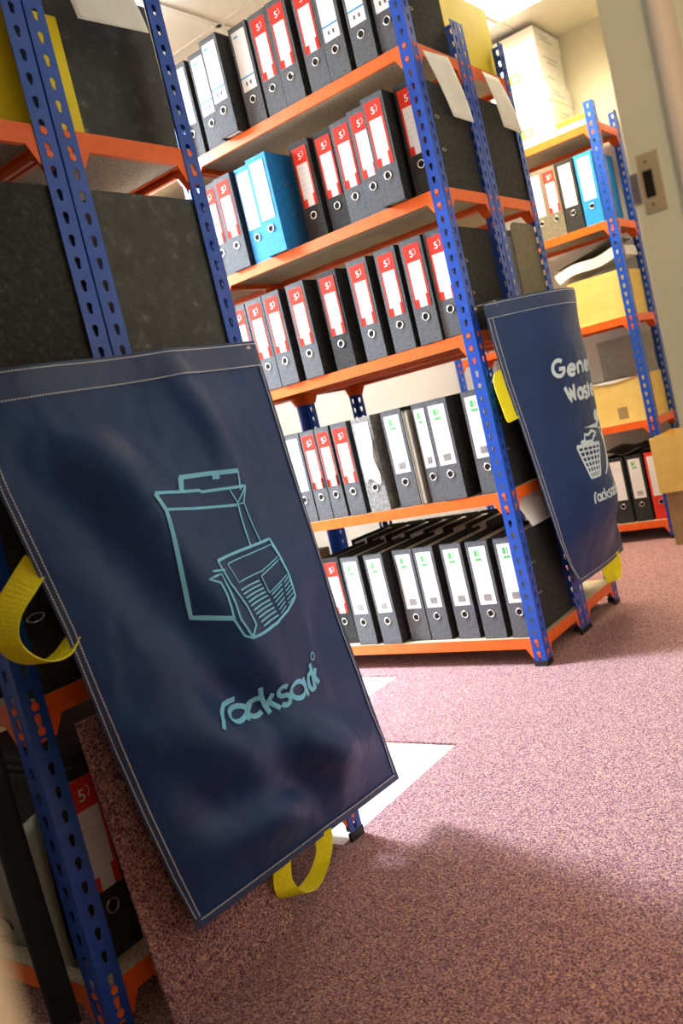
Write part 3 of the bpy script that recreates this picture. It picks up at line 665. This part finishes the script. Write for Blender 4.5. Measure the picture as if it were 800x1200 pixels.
ART1 = (
  (((0.335, 0.245), (0.349, 0.276), (0.328, 0.468), (0.425, 0.492)), 0.0051), 
  (((0.335, 0.245), (0.523, 0.26), (0.531, 0.264), (0.692, 0.274)), 0.0033), 
  (((0.349, 0.276), (0.639, 0.304)), 0.0029), 
  (((0.692, 0.274), (0.665, 0.304), (0.64, 0.303), (0.692, 0.274)), 0.0022), 
  (((0.63, 0.274), (0.645, 0.302)), 0.0014), 
  (((0.644, 0.304), (0.629, 0.387)), 0.0022), 
  (((0.667, 0.304), (0.673, 0.382)), 0.0014), 
  (((0.457, 0.253), (0.474, 0.231)), 0.0080), 
  (((0.47, 0.23), (0.568, 0.235), (0.671, 0.243)), 0.0051), 
  (((0.671, 0.243), (0.667, 0.279)), 0.0025), 
  (((0.583, 0.244), (0.607, 0.246)), 0.0043), 
  (((0.469, 0.389), (0.715, 0.383), (0.727, 0.424), (0.733, 0.46), (0.728, 0.506), (0.67, 0.525), (0.604, 0.537), (0.458, 0.537)), 0.0033), 
  (((0.469, 0.389), (0.467, 0.433), (0.483, 0.481), (0.484, 0.517), (0.458, 0.537)), 0.0029), 
  (((0.458, 0.537), (0.437, 0.528), (0.423, 0.496), (0.431, 0.447), (0.429, 0.425), (0.398, 0.411), (0.45, 0.411), (0.448, 0.446), (0.441, 0.496), (0.457, 0.533)), 0.0025), 
  (((0.421, 0.401), (0.478, 0.408)), 0.0022), 
  (((0.51, 0.401), (0.711, 0.394), (0.722, 0.419), (0.629, 0.435), (0.51, 0.439), (0.51, 0.401)), 0.0014), 
  (((0.616, 0.444), (0.72, 0.425), (0.731, 0.458), (0.619, 0.479), (0.616, 0.444)), 0.0014), 
  (((0.497, 0.452), (0.601, 0.45)), 0.0018), 
  (((0.498, 0.46), (0.603, 0.458)), 0.0018), 
  (((0.499, 0.468), (0.604, 0.466)), 0.0018), 
  (((0.5, 0.476), (0.606, 0.474)), 0.0018), 
  (((0.502, 0.484), (0.608, 0.482)), 0.0018), 
  (((0.504, 0.493), (0.61, 0.491)), 0.0018), 
  (((0.506, 0.501), (0.612, 0.499)), 0.0018), 
  (((0.509, 0.509), (0.615, 0.508)), 0.0018), 
  (((0.512, 0.518), (0.618, 0.516)), 0.0018), 
  (((0.516, 0.527), (0.622, 0.525)), 0.0018), 
  (((0.625, 0.484), (0.684, 0.472)), 0.0014), 
  (((0.695, 0.472), (0.735, 0.462)), 0.0014), 
  (((0.627, 0.492), (0.681, 0.481)), 0.0014), 
  (((0.691, 0.48), (0.733, 0.47)), 0.0014), 
  (((0.628, 0.5), (0.677, 0.489)), 0.0014), 
  (((0.689, 0.488), (0.732, 0.479)), 0.0014), 
  (((0.631, 0.508), (0.674, 0.498)), 0.0014), 
  (((0.686, 0.496), (0.731, 0.487)), 0.0014), 
  (((0.633, 0.516), (0.671, 0.506)), 0.0014), 
  (((0.683, 0.505), (0.73, 0.495)), 0.0014), 
  (((0.636, 0.524), (0.669, 0.515)), 0.0014), 
  (((0.681, 0.513), (0.73, 0.504)), 0.0014), 
)
LET1 = (
  ('r',(0.275,0.671),(0.351,0.681),(0.327,0.636)), 
  ('a',(0.324,0.678),(0.416,0.692),(0.359,0.652)), 
  ('c',(0.413,0.693),(0.472,0.693),(0.431,0.659)), 
  ('k',(0.482,0.695),(0.521,0.694),(0.470,0.641)), 
  ('s',(0.523,0.695),(0.567,0.694),(0.519,0.654)), 
  ('a',(0.573,0.696),(0.662,0.702),(0.566,0.657)), 
  ('c',(0.673,0.701),(0.709,0.695),(0.668,0.665)), 
  ('k',(0.696,0.698),(0.723,0.689),(0.701,0.648)), 
  ('o',(0.716,0.643),(0.738,0.641),(0.721,0.627)), 
)
s1 = sack('hanging_sack', near_front, 'large navy sack printed with a light blue paper bag and newspaper', .006, 70, 100)
art(near_front, ART1, 'bag_and_newspaper_print', 'skyp', s1, wk=1.55)
letters(near_front, LET1, 'printed_letter', 'skyp', s1, .0090, grow=1.1)
s2 = sack('hanging_sack', far_front, 'navy sack printed General Waste with a litter bin figure', .015, 50, 60)
LET2 = (('G', (.241, .283), (.341, .284), (.235, .225)), ('e', (.358, .291), (.447, .291), (.354, .250)), ('n', (.461, .289), (.545, .289), (.456, .250)), ('e', (.558, .289), (.645, .289), (.554, .250)), ('r', (.66, .289), (.71, .289), (.656, .250)), ('a', (.72, .289), (.80, .289), (.716, .25)), ('l', (.82, .289), (.838, .289), (.816, .228)),
        ('W', (.338, .380), (.424, .378), (.314, .322)), ('a', (.436, .379), (.500, .379), (.430, .337)), ('s', (.508, .381), (.556, .381), (.502, .338)), ('t', (.562, .381), (.602, .381), (.556, .328)), ('e', (.612, .381), (.68, .381), (.608, .338)),
        ('r', (.298, .736), (.322, .735), (.307, .701)), ('a', (.325, .735), (.363, .735), (.330, .709)), ('c', (.367, .735), (.399, .736), (.372, .709)), ('k', (.405, .736), (.441, .737), (.410, .698)), ('s', (.447, .737), (.478, .737), (.45, .709)), ('a', (.485, .737), (.523, .737), (.488, .709)), ('c', (.528, .737), (.560, .737), (.531, .709)), ('k', (.567, .737), (.603, .737), (.57, .698)))
letters(far_front, LET2[:12], 'printed_letter', 'palep', s2, .0125)
letters(far_front, LET2[12:], 'printed_letter', 'palep', s2, .0062)
# the litter figure: basket of strips, crumpled paper, head, arm and body
bn = []
TL, TR, BL_, BR_ = (.307, .531), (.564, .548), (.339, .650), (.431, .652)
mixp = lambda a, b, t: (a[0]+(b[0]-a[0])*t, a[1]+(b[1]-a[1])*t)
for i in range(6): bn.append(((mixp(TL, TR, i/5), mixp(BL_, BR_, i/5)), .006 if 0 < i < 5 else .008))
for i in range(7): bn.append(((mixp(TL, BL_, i/6), mixp(TR, BR_, i/6)), .012 if i == 0 else .006))
bn.append((((.355, .522), (.40, .519), (.417, .500), (.455, .506), (.505, .496), (.562, .509), (.51, .519), (.48, .531), (.355, .522)), .009))
art(far_front, bn, 'litter_bin_print', 'palep', s2)
fig = MB()
fig.v.append(tuple(on(far_front, .645, .454, .002)))
for i in range(16): fig.v.append(tuple(on(far_front, .645+.058*math.cos(i*math.pi/8), .454+.023*math.sin(i*math.pi/8), .002)))
fig.f += [(0, 1+i, 1+(i+1) % 16) for i in range(16)]
def strip(a, b):
    n = len(fig.v); fig.v.extend(tuple(on(far_front, u, v, .002)) for u, v in a+b); k = len(a)
    fig.f.extend((n+i, n+i+1, n+k+i+1, n+k+i) for i in range(k-1))
strip([(.434, .476), (.52, .487), (.60, .495), (.66, .505)], [(.436, .478), (.55, .478), (.66, .476), (.80, .478)])
strip([(.62, .497), (.655, .53), (.655, .57), (.61, .61), (.55, .638), (.493, .656)], [(.78, .480), (.77, .53), (.74, .57), (.68, .61), (.59, .640), (.505, .660)])
fig.build('figure_print', 'palep', s2)
# yellow webbing handles
def strap(parent, pts, wv, wide=.034):
    P = [Vector(p) for p in pts]; out = []; ww = []
    W_ = [Vector(a) for a in wv]
    for i in range(len(P)-1):
        p0, p1, p2, p3 = P[max(i-1, 0)], P[i], P[i+1], P[min(i+2, len(P)-1)]
        for k in range(6):
            t = k/6; out.append(.5*((2*p1)+(-p0+p2)*t+(2*p0-5*p1+4*p2-p3)*t*t+(-p0+3*p1-3*p2+p3)*t**3)); ww.append(W_[i].lerp(W_[i+1], t).normalized()*wide/2)
    out.append(P[-1]); ww.append(W_[-1].normalized()*wide/2)
    return MB().ribbon(out, ww, .002).build('handle', 'strap', parent, label='yellow webbing handle', smooth=False)
strap(s1, [(.085, -1.632, .757), (.085, -1.660, .735), (.085, -1.694, .705), (.085, -1.708, .672), (.085, -1.694, .640), (.085, -1.664, .621), (.080, -1.628, .622), (.076, -1.590, .650)], [(.45, .5, -.75), (.5, .4, -.7), (.9, .5, -.45), (1, .5, -.2), (1, .35, 0), (1, .25, 0), (1, .25, 0), (.8, .4, .5)], .040)
strap(s1, [(.076, -1.318, .118), (.072, -1.322, .080), (.070, -1.302, .050), (.070, -1.262, .042), (.070, -1.222, .058), (.072, -1.200, .085), (.074, -1.196, .112)], [(.2, 1, 0), (.2, 1, 0), (.8, .8, 0), (1, .3, 0), (.8, .8, .2), (.3, 1, .1), (.3, 1, .1)], .040)
strap(s2, [(.046, .040, .905), (.040, .016, .893), (.038, .010, .860), (.040, .022, .800), (.042, .035, .752), (.046, .062, .757), (.047, .085, .775)], [(.3, 1, .15)]*7, .046)
strap(s2, [(.045, .500, .200), (.045, .500, .160), (.048, .520, .118), (.050, .550, .118), (.048, .580, .150), (.045, .585, .200)], [(.4, 1, 0)]*6, .05)
for s_, fn in ((s1, near_front), (s2, far_front)):
    for u in (.05, .95):
        p = Vector(fn(u, .012))
        MB().ribbon([p+Vector((.003, 0, -.004)), p+Vector((-.004, 0, .012)), Vector((.004, p.y, p.z+.012)), Vector((.0035, p.y, p.z-.02))], [(0, .006, 0)]*4, .002).build('hook', 'steel', s_)
